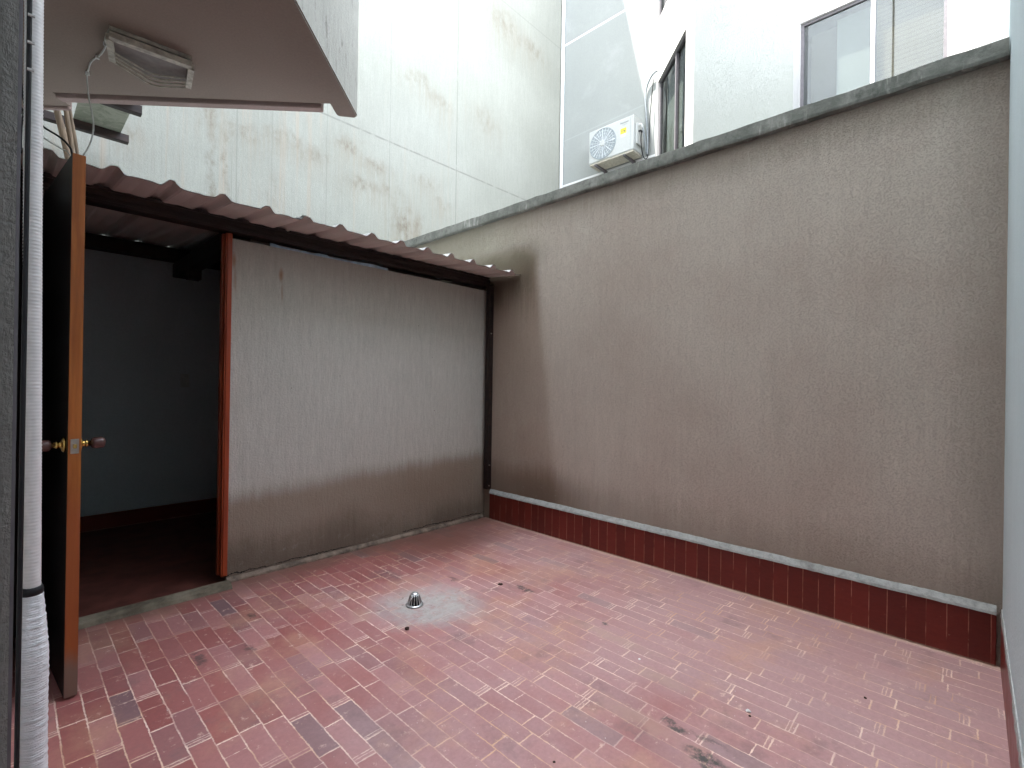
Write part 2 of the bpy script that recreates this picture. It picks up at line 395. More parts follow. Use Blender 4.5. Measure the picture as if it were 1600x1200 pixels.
def m_coping():
    b = MB('mossy_concrete', .9, .2)
    v = b.noise(20, 5, .7, st=(1, 1, .15)); n = b.noise(6, 5, .7, off=3); f = b.noise(60, 4, .7)
    c = b.mix((.16, .168, .15), (.27, .275, .25), n.step(.35, .7))
    c = b.mix(c, (.56, .56, .52), v.step(.54, .70)*b.noise(2, 3, off=8).step(.42, .62)*.75)
    c = b.mix(c, (.05, .055, .048), b.noise(9, 5, .7, off=12).step(.55, .75)*.6)
    return b.done(b.shade(c, .7+.6*f), None, f+n, .7, .006)
M['coping'] = m_coping()
def m_skirt():
    b = MB('red_skirting_tile', .28, .3)
    q = b.y/.0755+(b.noise(3, 2)-.5)*.05; i = q.floor(); f = q.fract(); d = f.min(1-f)*.0755
    q2 = b.x/.0755; d2 = (q2.fract()).min(1-q2.fract())*.0755
    idn = b.wn(i, 2.0); mm = (d+(b.noise(60, 3)-.5)*.0015).step(.0024, .0009)*b.noise(8, 3, off=3).step(.35, .6)
    c = b.mix((.175, .027, .019), (.115, .019, .014), idn)
    c = b.shade(c, .75+.5*b.noise(30, 4, .7, st=(1, 1, 3)))
    c = b.mix(c, (.45, .20, .14), mm*.8)
    c = b.mix(c, (.40, .25, .2), b.noise(40, 5, .75, off=5).step(.66, .76)*.55)
    c = b.mix(c, (.42, .33, .25), (b.z+(b.noise(25, 4, .7)-.5)*.012).step(.012, .004)*.7)
    return b.done(c, (.22+b.noise(12, 3, off=9)*.25).sat(), 1-mm, .3, .002)
M['skirt'] = m_skirt()
def m_mortar():
    b = MB('mortar_ledge', .9, .2); n = b.noise(38, 5, .75); g = b.noise(7, 4, off=2)
    c = b.mix((.44, .46, .45), (.30, .32, .31), n.step(.4, .7)); c = b.mix(c, (.16, .16, .14), g.step(.55, .75)*.6)
    return b.done(c, None, n, .8, .006)
M['mortar'] = m_mortar()
M['fillet'] = simple('dirty_fillet', (.20, .155, .12), .9, var=.45, scale=14, bump=.6)
M['inner_plate'] = simple('painted_over_socket', (.42, .46, .44), .7)
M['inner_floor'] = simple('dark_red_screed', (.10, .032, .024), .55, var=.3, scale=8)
def m_thresh():
    b = MB('worn_cement', .9, .2); n = b.noise(30, 5, .75); g = b.noise(5, 4, off=2)
    c = b.mix((.24, .205, .15), (.11, .092, .066), g.step(.35, .65)); c = b.shade(c, .6+.8*n)
    return b.done(c, None, n, .8, .006)
M['cement'] = m_thresh()
def m_wood(name, c0, c1, rough=.35, axis_st=(1, 1, .06), low=None):
    b = MB(name, rough, .4); n = b.noise(40, 4, .6, st=axis_st, dist=.4); g = b.noise(1.5, 2, off=3)
    c = b.mix(c0, c1, n.step(.35, .68)); c = b.shade(c, .55+.5*g+.4*b.noise(110, 3, .6, st=axis_st, off=5)); c = b.mix(c, tuple(q*.4 for q in c1), b.noise(13, 5, .75, st=(1, 1, .2), off=8).step(.60, .75)*.5)
    if low: c = b.mix(c, low, b.z.step(.85, .70)*.75); c = b.mix(c, (.16, .13, .11), b.blob(b.x+b.y, b.z+n*.1, 2.72, .10, .2, .16, .3)*.8)
    return b.done(c, None, n, .15, .002)
M['door_edge'] = m_wood('varnished_door_edge', (.37, .118, .024), (.25, .070, .014), .4, low=(.30, .075, .022))
M['door_face'] = m_wood('dark_stained_door', (.006, .004, .0035), (.004, .003, .0025), .45)
M['frame'] = m_wood('red_stained_frame', (.36, .062, .018), (.23, .036, .012), .35)
M['dark_frame'] = m_wood('dark_timber', (.028, .019, .016), (.017, .012, .010), .6)
M['pole'] = m_wood('weathered_cane', (.27, .20, .135), (.15, .11, .075), .7)
def m_steel():
    b = MB('brown_painted_steel', .5, .35); n = b.noise(16, 5, .7, st=(.3, 1, 1)); g = b.noise(60, 3)
    c = b.mix((.016, .010, .009), (.036, .020, .016), n.step(.4, .7)); c = b.mix(c, (.11, .045, .025), b.noise(24, 6, .75, off=4).step(.66, .78)*.6)
    return b.done(c, None, g, .15, .002)
M['steel'] = m_steel()
def m_sheet(name, c0, c1):
    b = MB(name, .55, .35); n = b.noise(3, 4, .6, st=(1, .3, 1)); g = b.noise(25, 5, .7, off=2)
    c = b.mix(c0, c1, n.step(.35, .65)); c = b.mix(c, tuple(x*.45 for x in c0), g.step(.62, .8)*.45)
    return b.done(c, None, g, .1, .002)
M['sheet_under'] = m_sheet('sheet_underside', (.80, .74, .69), (.72, .65, .61))
M['sheet_top'] = m_sheet('sheet_top', (.62, .62, .60), (.50, .50, .48))
M['sheet_edge'] = simple('sheet_cut_edge', (.035, .03, .028), .8)
M['pvc'] = simple('white_corrugated_plastic', (.74, .73, .72), .35, .5, var=.04)
def m_wrap():
    b = MB('white_foam_wrap', .5, .4); n = b.noise(16, 5, .7, st=(1, 1, 5)); g = (b.z/.0055).fract()
    c = b.mix((.80, .82, .84), (.66, .70, .72), n.step(.4, .75)); return b.done(c, None, n+(g-.5).abs()*.12, .8, .008)
M['wrap'] = m_wrap()
M['black'] = simple('black_rubber', (.012, .012, .014), .5)
M['white_cable'] = simple('grey_white_cable', (.5, .5, .48), .5)
M['white_metal'] = simple('cream_painted_metal', (.42, .385, .32), .5, .4, var=.3)
M['lamp_in'] = simple('dusty_diffuser', (.20, .165, .155), .5)
M['ac_white'] = simple('white_appliance_paint', (.50, .52, .51), .35, .4, var=.03)
M['ac_grey'] = simple('grille_shadow_grey', (.33, .37, .39), .6, var=.08)
M['ac_spoke'] = simple('grille_wire', (.62, .66, .68), .4)
M['ac_base'] = simple('dusty_base_pan', (.50, .47, .40), .7, var=.15)
M['yellow'] = simple('yellow_label', (.90, .72, .06), .5, var=.05)
M['ink'] = simple('dark_ink', (.10, .13, .14), .6)
M['alu'] = simple('dark_window_aluminium', (.13, .12, .13), .4, .5)
M['alu_l'] = simple('pale_window_aluminium', (.62, .58, .62), .4, .5)
M['pipe_grey'] = simple('grey_pipe_lagging', (.26, .29, .31), .7)
M['brass'] = simple('brass', (.75, .50, .16), .22, .5, 1.0, var=.1)
M['knob'] = simple('brown_knob', (.095, .042, .038), .25, .5)
M['plate'] = simple('steel_latch_plate', (.42, .38, .34), .35, .5, .8)
M['drain'] = simple('cast_aluminium', (.62, .64, .64), .32, .5, .85, var=.15)
M['dark_hole'] = simple('dark_opening', (.01, .01, .01), .9)
M['chip'] = simple('white_chip', (.75, .74, .72), .7)
M['leaf'] = simple('dry_leaf', (.05, .028, .02), .8)
M['corner_trim'] = simple('white_plastic_pipe', (.84, .86, .87), .35, .4, var=.03)
M['gap_light'] = simple('pale_blue_gap_light', (.42, .55, .66), .4, .5, var=.3, scale=14)
def m_panel():
    b = MB('mouldy_fibre_sheet', .7, .3); n = b.noise(7, 5, .7, dist=1.5); g = b.noise(30, 5, .7, off=3)
    c = b.mix((.28, .29, .23), (.19, .205, .155), n.step(.4, .6)); c = b.mix(c, (.09, .09, .065), g.step(.58, .72)*.6)
    return b.done(c)
M['panel'] = m_panel()
def m_glass(name, tint, mixf):
    m = bpy.data.materials.new(name); m.use_nodes = True; t = m.node_tree; t.nodes.clear()
    o = t.nodes.new('ShaderNodeOutputMaterial'); tr = t.nodes.new('ShaderNodeBsdfTransparent'); gl = t.nodes.new('ShaderNodeBsdfGlossy')
    tr.inputs[0].default_value = (*tint, 1); gl.inputs['Roughness'].default_value = .02; gl.inputs[0].default_value = (.9, .95, 1, 1)
    mx = t.nodes.new('ShaderNodeMixShader'); mx.inputs[0].default_value = mixf
    t.links.new(tr.outputs[0], mx.inputs[1]); t.links.new(gl.outputs[0], mx.inputs[2]); t.links.new(mx.outputs[0], o.inputs[0]); return m
M['glass'] = m_glass('window_glass', (.62, .63, .60), .13)
def m_blind():
    b = MB('beige_blind', .85, .2); s = (b.z/.055).fract(); c = b.mix((.40, .35, .29), (.28, .245, .20), (s-.5).abs().step(.30, .5))
    return b.done(b.shade(c, .85+.3*b.noise(3, 3, st=(1, .2, 6))))
M['blind'] = m_blind()
M['pane_backing'] = simple('pale_blue_backing', (.50, .57, .61), .85, var=.05)
M['pane_backing_grey'] = simple('grey_beige_backing', (.19, .18, .155), .85, var=.08)

# ================================================================== setting
g = bmesh.new()
vs = [g.verts.new(p) for p in ((-90, -90, -.03), (90, -90, -.03), (90, 90, -.03), (-90, 90, -.03))]; g.faces.new(vs)
struct(obj('ground', g, M['ground']))
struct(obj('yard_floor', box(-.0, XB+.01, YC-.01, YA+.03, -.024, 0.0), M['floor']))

# ------------------------------------------------------------------ yard walls
bw = thing('boundary_wall', 'high grey-brown roughcast boundary wall with mossy concrete coping and red tiled skirting', 'wall', (XB, 2, 0))
part('wall', box(XB, XB+.19, -.30, 5.595, -.03, 2.765), M['wallB'], bw)
cp = bmesh.new(); y = -.107; z0, z1 = 2.767, 2.853
ys = [-.107+i*.1 for i in range(57)] + [5.596]
prev = None
for yy in ys:                                             # slightly uneven concrete edge
    j = lambda s: random.uniform(-s, s)
    x0 = XB-.042+j(.003); q = [(x0, z0+j(.004)), (x0-.004, z0+.012+j(.004)), (x0, z1-.006+j(.004)), (x0+.012, z1+j(.002)), (XB+.24, z1), (XB+.24, z0)]
    ring = [cp.verts.new((a, yy, c)) for a, c in q]
    if prev:
        for k in range(6): cp.faces.new((prev[k], prev[(k+1) % 6], ring[(k+1) % 6], ring[k]))
    else: cp.faces.new(ring)
    prev = ring
cp.faces.new(prev)
part('coping', cp, M['coping'], bw)
part('skirting', box(XB-.016, XB-.001, -.092, 3.236, .003, .236, .002), M['skirt'], bw)
def ledge(axis, fixed, sign, a0, a1, z0, z1, out):
    bm = bmesh.new(); prev = None; n = int((a1-a0)/.03)
    for i in range(n+1):
        a = a0+(a1-a0)*i/n; j = random.uniform(-.0016, .0016); k = random.uniform(-.0013, .0013)
        q = [(fixed, z0), (fixed+sign*(out+j), z0+k), (fixed+sign*(out*.9+j), z0+.012+j), (fixed+sign*.004, z1+k*1.5), (fixed, z1+k*1.5)]
        ring = [bm.verts.new((q_[0], a, q_[1]) if axis == 1 else (a, q_[0], q_[1])) for q_ in q]
        if prev:
            for m_ in range(5): bm.faces.new((prev[m_], prev[(m_+1) % 5], ring[(m_+1) % 5], ring[m_]))
        else: bm.faces.new(ring)
        prev = ring
    bm.faces.new(prev); return bm
part('mortar_ledge', ledge(1, XB-.0005, -1, -.092, 3.236, .2375, .276, .024), M['mortar'], bw)

sw = thing('side_wall', 'tall pale bluish rendered wall with red skirting closing the yard at far right', 'wall', (1.5, YC, 0))
part('wall', box(.05, 7.24, YC-.2, YC, -.028, 5.6), M['wallC'], sw)
part('skirting', box(.05, XB-.018, YC+.001, YC+.005, .003, .236, .002), M['skirt'], sw)
part('mortar_ledge', ledge(0, YC+.0005, 1, .05, XB-.026, .2375, .272, .006), M['mortar'], sw)

# ------------------------------------------------------------------ own building (doorway the photo is taken from)
ob = thing('apartment_building', 'nearest building at the left with rough rendered door reveal and balcony slab overhead', 'building', (-.2, 3, 0))
bm = box(-.26, .012, 1.475, 9.6, -.028, 15.6)  # rises unseen above the doorway, tall enough to shade the yard
box(-.26, .012, -.309, 1.4295, 2.45, 15.6, bm=bm)
box(-.26, .012, -3.5, -.31, -.028, 15.6, bm=bm)
part('facade_wall', bm, M['facade'], ob)
part('door_reveal', box(-.26, .0125, 1.43, 1.4745, -.027, 2.449), M['jamb'], ob)
bm = box(-4.2, -.262, -3.5, -3.3, -.02, 2.9); box(-4.2, -.262, 3.3, 3.5, -.02, 2.9, bm=bm); box(-4.4, -4.2, -3.5, 3.5, -.02, 2.9, bm=bm)
box(-4.2, -.262, -3.3, 3.3, 2.7, 2.9, bm=bm); box(-4.2, -.262, -3.3, 3.3, -.02, -.003, bm=bm)
part('room', bm, M['room'], ob)
bm = box(-4.6, -.262, -3.7, 9.4, 3.0, 15.6)  # unseen storeys, added at this height to keep sun off the yard
part('shading_upper_floors', bm, M['facade'], ob)
part('door_frame', box(.0128, .0185, 1.450, 1.474, 0.001, 2.895), M['alu'], ob, label='dark metal strip along the reveal corner')
# balcony above
ZS = 2.9
sl = prism([(.013, 1.33), (1.385, 2.705), (1.18, 2.905), (.172, 3.872), (.262, 3.985), (.045, 4.19), (.013, 4.19)], ZS, ZS+.16)
slab = part('balcony_slab', sl, M['soffit'], ob)
def bar45(p, q, w, z0, z1, side=1, bev=.004):
    p = Vector(p); q = Vector(q); d = (q-p).normalized(); n = Vector((-d.y, d.x))*side
    return prism([tuple(p), tuple(q), tuple(q+n*w), tuple(p+n*w)], z0, z1, bev=bev)
pp = part('parapet', prism([(.013, 1.29), (1.478, 2.754), (1.478, 2.785), (1.405, 2.840), (1.385, 2.838), (.013, 1.445)], ZS-.016, ZS+1.15, bev=.006), [M['parapet'], M['soffit']], ob)
part('lip', bar45((1.285, 2.838), (.185, 3.895), .055, ZS-.012, ZS+.165, -1), M['lip'], ob)
part('lip', bar45((.250, 4.000), (.050, 4.195), .028, ZS-.012, ZS+.165, -1), M['lip'], ob)
part('parapet', prism([(.013, 4.24), (.07, 4.235), (1.30, 2.905), (1.42, 2.85), (1.36, 2.83), (.013, 4.10)], ZS+.17, ZS+1.15), M['parapet'], ob)

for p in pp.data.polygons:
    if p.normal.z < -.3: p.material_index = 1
# luminaire under the slab
lp = thing('wall_lamp', 'dusty cream louvred light fitting fixed under the balcony slab', 'lamp', (.5, 3.05, ZS))
TL, TR, BR, BM_, BL = [Vector(q) for q in ((.318, 2.935), (.640, 2.900), (.672, 3.105), (.540, 3.235), (.355, 3.135))]
def seg(p, q, w, z0, z1, bm=None):
    d = (q-p).normalized(); n = Vector((-d.y, d.x))*w/2
    return prism([tuple(p-n), tuple(q-n), tuple(q+n), tuple(p+n)], z0, z1, bm=bm)
part('mounting_plate', prism([tuple(v) for v in (TL, TR, BR, BM_, BL)][::-1], ZS-.018, ZS-.0005), M['white_metal'], lp)
part('diffuser', prism([tuple(v*.92+Vector((.5, 3.06))*.08) for v in (TL, TR, BR, BM_, BL)][::-1], ZS-.034, ZS-.0185), M['lamp_in'], lp)
part('frame', seg(TL, TR, .034, ZS-.062, ZS-.0345), M['white_metal'], lp)
part('end_cap', seg(TL*.96+BL*.04, BL, .026, ZS-.066, ZS-.035), M['white_metal'], lp)
part('end_cap', seg(TR*.96+BR*.04, BR, .026, ZS-.066, ZS-.035), M['white_metal'], lp)
cen = Vector((.48, 2.93))
for k in range(4):
    f = 1-.095*k; z = ZS-.062+.002*k
    a, m_, c_ = [cen+(v-cen)*f for v in (BL, BM_, BR)]
    a = BL+(TL-BL)*.085*k*1.6; c_ = BR+(TR-BR)*.085*k*1.6; m_ = BM_+(cen-BM_)*.10*k*1.2
    bm = bmesh.new(); L1 = a*.18+m_*.82; L2 = c_*.2+m_*.8
    tube([(*a, z), (*L1, z), (*(L1*.35+L2*.35+m_*.3), z), (*L2, z), (*c_, z)], .0048, 6, bm=bm, smooth=False)
    part('louvre', bm, M['white_metal'], lp)
cb = tube([(.322, 2.96, 2.893), (.318, 3.06, 2.893), (.326, 3.12, 2.893), (.318, 3.22, 2.893), (.292, 3.33, 2.893), (.290, 3.44, 2.892), (.291, 3.50, 2.888), (.304, 3.55, 2.80), (.330, 3.60, 2.68), (.320, 3.66, 2.58), (.276, 3.72, 2.47), (.262, 3.75, 2.34)], .0042, 6)
tag(obj('lamp_cable', cb, M['white_cable'], smooth=True), 'thin pale cable dangling from the lamp under the balcony', 'cable')
for x, y, lab in ((.324, 3.10, 'white cable clip closest to the lamp'), (.310, 3.26, 'white cable clip midway along the lamp cable'), (.2905, 3.47, 'white cable clip where the lamp cable drops off the slab')):
    tag(obj('cable_clip', box(x-.009, x+.009, y-.003, y+.003, 2.884, 2.8995), M['corner_trim']), lab, 'clip', 'clips holding the lamp cable')

# ------------------------------------------------------------------ shed
sh = thing('shed', 'low rendered shed with open doorway and corrugated lean-to roof against the yard wall', 'shed', (1.6, YA, 0))
part('front_wall', box(.957, XB-.002, YA, YA+.10, -.02, 2.128), M['wallA'], sh)
bm = box(.02, XB-.002, 5.2, 5.3, -.02, 2.43); box(.017, .06, 3.44, 5.199, -.02, 2.33, bm=bm)
part('back_wall', bm, M['inner'], sh)
part('inner_skirting', box(.061, XB-.004, 5.186, 5.199, .001, .13), M['skirt'], sh)
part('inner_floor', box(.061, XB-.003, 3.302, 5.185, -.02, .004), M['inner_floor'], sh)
part('threshold', None or (lambda: (lambda bm: bm)(extrude_profile([(3.195, .001), (3.207, .020), (3.222, .030), (3.270, .034), (3.300, .005)], 0, .10, .956)))(), M['cement'], sh)
bm = ledge(0, YA-.0005, -1, .958, XB-.03, .0008, .030, .022)
part('mortar_fillet', bm, M['fillet'], sh)
# left door post, dark
part('door_post', box(.022, .116, YA-.012, YA+.10, .001, 2.154), M['dark_frame'], sh, label='dark timber infill left of the doorway')
# right jamb, red
bm = box(.928, .956, YA-.030, YA+.11, .052, 2.150, .004)
jb = part('door_jamb', bm, M['frame'], sh, label='red-stained timber jamb')
part('stop_bead', box(.912, .9275, YA+.015, YA+.050, .052, 2.150, .003), M['frame'], jb)
part('stop_bead', box(.920, .9275, YA-.026, YA+.003, .052, 2.150, .003), M['frame'], jb)
# fascia beam: lipped channel
prof = [(3.290, 2.158), (3.283, 2.162), (3.283, 2.176), (3.292, 2.179), (3.292, 2.196), (3.286, 2.200), (3.286, 2.228), (3.293, 2.232), (3.287, 2.240), (3.283, 2.247), (3.289, 2.252), (3.36, 2.258), (3.36, 2.156)]
part('fascia_beam', extrude_profile(prof, 0, .0145, XB-.003), M['steel'], sh)
part('end_bracket', box(XB-.030, XB-.0025, 3.245, 3.282, 2.135, 2.175, .003), M['steel'], sh)
pst = part('corner_post', extrude_profile([(XB-.046, 3.238), (XB-.003, 3.232), (XB-.003, 3.282), (XB-.046, 3.288)], 2, .277, 2.156), M['steel'], sh)
for z in (.50, 1.72, .31):
    part('bolt', lathe([(.0055, -.240), (.0055, -.2335), (.002, -.2315)][::-1] and [(.005, 3.226), (.006, 3.232), (.006, 3.237)], (XB-.028, 0, z), 1, 8), M['plate'], pst)
part('purlin', box(.061, XB-.004, 5.06, 5.185, 2.292, 2.395), M['dark_frame'], sh)
part('rafter', box(1.0, 1.10, 3.43, 5.055, 2.14, 2.255, .003), M['dark_frame'], sh)
part('beam_block', box(1.012, 1.10, 4.56, 4.66, 2.065, 2.139, .003), M['dark_frame'], sh)
bm = bmesh.new()                                          # crumpled strip added for daylight showing in the gap over the wall
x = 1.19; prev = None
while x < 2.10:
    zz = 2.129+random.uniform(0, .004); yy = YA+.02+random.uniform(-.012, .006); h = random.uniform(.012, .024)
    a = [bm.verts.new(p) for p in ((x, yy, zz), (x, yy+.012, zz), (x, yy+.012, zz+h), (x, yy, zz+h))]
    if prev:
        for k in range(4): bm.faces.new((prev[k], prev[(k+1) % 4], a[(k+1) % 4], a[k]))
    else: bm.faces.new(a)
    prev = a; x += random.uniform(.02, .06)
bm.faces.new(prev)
part('gap_light_strip', bm, M['gap_light'], sh, label='crumpled pale blue strip standing in for light leaking over the wall')
so = part('socket', box(1.10, 1.17, 5.190, 5.1995, 1.18, 1.30, .004), M['inner_plate'], sh)

# corrugated roof: pitch .222, trapezoid ribs
def corrug(xa, xb, y0, z0, y1, z1, lift=0, off=.0, jitter=.004, ph=.339):
    P = .2235; xs = []
    k0 = math.floor((xa-ph)/P)-1
    for k in range(k0, k0+40):
        c = ph+k*P
        for dx, h in ((-.047, 0), (-.036, .004), (-.018, .024), (-.010, .029), (.010, .029), (.018, .024), (.036, .004), (.047, 0), (.085, .0015), (.112, .004), (.138, .0015)):
            x = c+dx
            if xa <= x <= xb: xs.append((x, h))
    xs.sort()
    xs = [q for i, q in enumerate(xs) if i == 0 or q[0]-xs[i-1][0] > .002]
    bm = bmesh.new(); N = 16; top = []; bot = []; T = .0030
    for i in range(N+1):
        t = i/N; rowt = []; rowb = []
        for x, h in xs:
            jy = (random.uniform(-1, 1)*jitter*1.6 if i == 0 else 0); jz = (random.uniform(-1, 1)*jitter*.6 if i == 0 else random.uniform(-1, 1)*jitter*.12)
            yy = y0+(y1-y0)*t+jy; zz = z0+(z1-z0)*t+h+lift+jz
            rowb.append(bm.verts.new((x, yy, zz))); rowt.append(bm.verts.new((x, yy, zz+T)))
        bot.append(rowb); top.append(rowt)
    n = len(xs)
    for i in range(N):
        for k in range(n-1):
            f = bm.faces.new((bot[i][k], bot[i+1][k], bot[i+1][k+1], bot[i][k+1])); f.material_index = 0
            f = bm.faces.new((top[i][k], top[i][k+1], top[i+1][k+1], top[i+1][k])); f.material_index = 1
    for i in (0, N):
        for k in range(n-1):
            f = bm.faces.new((bot[i][k], bot[i][k+1], top[i][k+1], top[i][k])); f.material_index = 2
    for k in (0, n-1):
        for i in range(N):
            f = bm.faces.new((bot[i][k], bot[i+1][k], top[i+1][k], top[i][k])); f.material_index = 2
    return bm
sm = [M['sheet_under'], M['sheet_top'], M['sheet_edge']]
part('roof_sheet', corrug(.016, 1.285, 2.876, 2.201, 5.32, 2.431), sm, sh)
part('roof_sheet', corrug(1.16, XB-.004, 2.892, 2.211, 5.32, 2.439, ph=.336), sm, sh)

# door leaf, opened outwards
dr = bmesh.new()
H = Vector((.114, 3.296, 0)); E0 = Vector((.172, 2.528, 0)); d = (E0-H).normalized(); nrm = Vector((-d.y, d.x, 0))
if nrm.x < 0: nrm = -nrm                                  # towards +X
TH = .040; zb, zt = .008, 2.122
leaf = part('door', prism([tuple((H)[:2]), tuple(E0[:2]), tuple((E0+nrm*TH)[:2]), tuple((H+nrm*TH)[:2])], zb, zt, bev=.0015), [M['door_face'], M['door_edge']], sh, label='dark stained door leaf with pale varnished edge, standing open')
for p in leaf.data.polygons:
    if p.normal.dot(d) > .7: p.material_index = 1
mid = E0+nrm*TH*.5
def ob_box(c, ax, hx, hn, z0, z1, bev=0):
    P = [c+ax*a+nrm*b for a, b in ((-hx, -hn), (hx, -hn), (hx, hn), (-hx, hn))]
    return prism([tuple(p[:2]) for p in P], z0, z1, bev=bev)
part('latch_plate', ob_box(mid+d*.0012, d, .0012, .0125, .955, 1.012, .0005), M['plate'], leaf)
part('latch_bolt', ob_box(mid+d*.0055, d, .0045, .0055, .976, .992, .001), M['brass'], leaf)
def knob(side):
    base = E0-d*.062+nrm*(TH if side > 0 else 0); ax = nrm*side
    def lt(prof, m, name):
        bm = bmesh.new(); up = Vector((0, 0, 1)); s2 = ax.cross(up); n = 20
        rings = [[bm.verts.new(base+Vector((0, 0, .986))+ax*h+(s2*math.cos(2*math.pi*k/n)+up*math.sin(2*math.pi*k/n))*r) for k in range(n)] for r, h in prof]
        for a, b in zip(rings, rings[1:]):
            for k in range(n): bm.faces.new((a[k], a[(k+1) % n], b[(k+1) % n], b[k]))
        bm.faces.new(rings[0]); bm.faces.new(rings[-1]); part(name, bm, m, leaf, smooth=True)
    lt([(.030, .0005), (.030, .006), (.024, .010), (.013, .012), (.012, .020), (.015, .022), (.015, .026), (.011, .028), (.011, .038)], M['brass'], 'rose')
    lt([(.011, .0385), (.020, .042), (.0235, .050), (.0225, .070), (.020, .080), (.012, .084), (.002, .085)], M['knob'], 'knob')
knob(1); knob(-1)

# ------------------------------------------------------------------ white conduit at left
cd = thing('drain_hose', 'white corrugated pipe with foam-wrapped lower half standing by the left reveal', 'pipe', (.06, 1.68, 0))
PX = [(.035, 1.553, 3.2), (.036, 1.553, 2.4), (.037, 1.556, 2.11), (.041, 1.565, 1.6), (.046, 1.58, 1.15), (.0505, 1.60, .73)]
bm = bmesh.new(); N = 560; rings = []
Pv = [Vector(p) for p in PX]
def along(t):
    t *= len(Pv)-1; i = min(int(t), len(Pv)-2); return Pv[i].lerp(Pv[i+1], t-i)
zz = 3.0; ringz = []
while zz > .71: ringz.append(zz); zz -= .0020
def center(z):
    for a, b in zip(Pv, Pv[1:]):
        if b.z <= z <= a.z: return a.lerp(b, (a.z-z)/(a.z-b.z))
    return Pv[-1]
for i, z in enumerate(ringz):
    c = center(z); r = .0158+(.0005 if (i//2) % 2 else -.0001)
    rings.append([bm.verts.new((c.x+r*math.cos(2*math.pi*k/14), c.y+r*math.sin(2*math.pi*k/14), z)) for k in range(14)])
for a, b in zip(rings, rings[1:]):
    for k in range(14): bm.faces.new((a[k], a[(k+1) % 14], b[(k+1) % 14], b[k]))
part('corrugated_pipe', bm, M['pvc'], cd, smooth=True)
bm = bmesh.new(); rings = []
for i in range(120):
    z = .742-i*.00615; t = i/119
    c = Vector((.0515+.012*t, 1.60-.03*t, 0)); base = .0185+.0070*min(1, t*5)+.002*math.sin(t*9)
    ring = []
    for k in range(28):
        a = 2*math.pi*k/28
        r = base+.0011*math.sin(7*a+i*.9)*math.sin(i*.8)+.0006*math.sin(i*2.2)+random.uniform(-.0004, .0004)
        ring.append(bm.verts.new((c.x+r*math.cos(a), c.y+r*math.sin(a), max(z, .004))))
    rings.append(ring)
for a, b in zip(rings, rings[1:]):
    for k in range(28): bm.faces.new((a[k], a[(k+1) % 28], b[(k+1) % 28], b[k]))
bm.faces.new(rings[0][::-1])
part('foam_sleeve', bm, M['wrap'], cd, smooth=True)
part('tape', lathe([(.0165, .737), (.0200, .739), (.0206, .748), (.0190, .757), (.0160, .758)], (.0505, 1.60, 0), 2, 20), M['black'], cd, smooth=True)

# cables round the left roof corner
def cable(name, pts, r, m, label, cat='cable', group=None): return tag(obj(name, tube(pts, r, 8), m, smooth=True), label, cat, group)
cable('black_cable', [(.03, 3.6, 2.66), (.121, 3.6, 2.59), (.184, 3.6, 2.56), (.223, 3.6, 2.53), (.243, 3.6, 2.48), (.25, 3.6, 2.31)], .0055, M['black'], 'thick black cable sagging down to the roof behind the door')
cable('thin_cable', [(.10, 3.3, 2.43), (.146, 3.3, 2.408), (.181, 3.3, 2.392), (.212, 3.3, 2.377), (.25, 3.32, 2.28)], .003, M['white_cable'], 'thin whitish cable lying on the roof edge at left')
cable('looped_cable', [(.030, 2.6, 2.45), (.034, 2.65, 2.35), (.055, 2.72, 2.28), (.075, 2.75, 2.24), (.065, 2.74, 2.30), (.045, 2.7, 2.29), (.035, 2.65, 2.22), (.033, 2.62, 2.1)], .004, M['black'], 'dark cable making a loop behind the white pipe')
cable('vertical_cable', [(.028, 1.52, 2.89), (.028, 1.52, 2.4), (.029, 1.52, 2.1), (.030, 1.53, 1.8), (.029, 1.52, 1.0), (.028, 1.52, .05)], .0045, M['black'], 'dark cable running down beside the door reveal')
for z, lab in ((2.16, 'topmost'), (2.10, 'second from top'), (2.05, 'third from top'), (1.99, 'fourth from top'), (1.93, 'lowest')):
    tag(obj('cable_tie', box(.0265, .038, 1.512, 1.518, z-.002, z+.002), M['white_cable']), lab+' pale tie on the dark cable beside the door reveal', 'cable tie', 'ties on the cable by the reveal')
for i, (a, b, lab) in enumerate((((.180, 4.35, 3.20), (.335, 4.33, 2.37), 'thickest weathered cane pole, left of the three behind the door'),
                            ((.236, 4.37, 3.20), (.352, 4.35, 2.375), 'middle weathered cane pole behind the open door'),
                            ((.262, 4.42, 3.20), (.385, 4.40, 2.38), 'thin weathered cane pole nearest the hanging cable'))):
    a, b = Vector(a), Vector(b)
    pts = [a.lerp(b, t)+Vector((random.uniform(-.002, .002), 0, 0)) for t in (0, .2, .4, .6, .8, 1)]
    tag(obj('cane_pole', tube(pts, .021-.005*i, 12, rf=lambda t, i=i: .019-.0045*i+.0012*math.sin(t*20)), M['pole'], smooth=True), lab, 'pole', 'cane poles leaning behind the open door')

aw = thing('awning', 'small mouldy fibre sheet on two dark rails jutting past the balcony', 'awning', (.3, 5, 3.3))
part('sheet', box(.36, .66, 4.42, 5.33, 3.345, 3.353), M['panel'], aw)
def rail(x0, x1, y, z):
    return extrude_profile([(y, z), (y+.008, z-.004), (y+.060, z-.004), (y+.068, z), (y+.068, z+.06), (y+.052, z+.06), (y+.052, z+.018), (y+.016, z+.018), (y+.016, z+.06), (y, z+.06)], 0, x0, x1)
part('rail', rail(-.05, .715, 5.27, 3.282), M['steel'], aw)
part('rail', rail(.20, .705, 4.63, 3.282), M['steel'], aw)

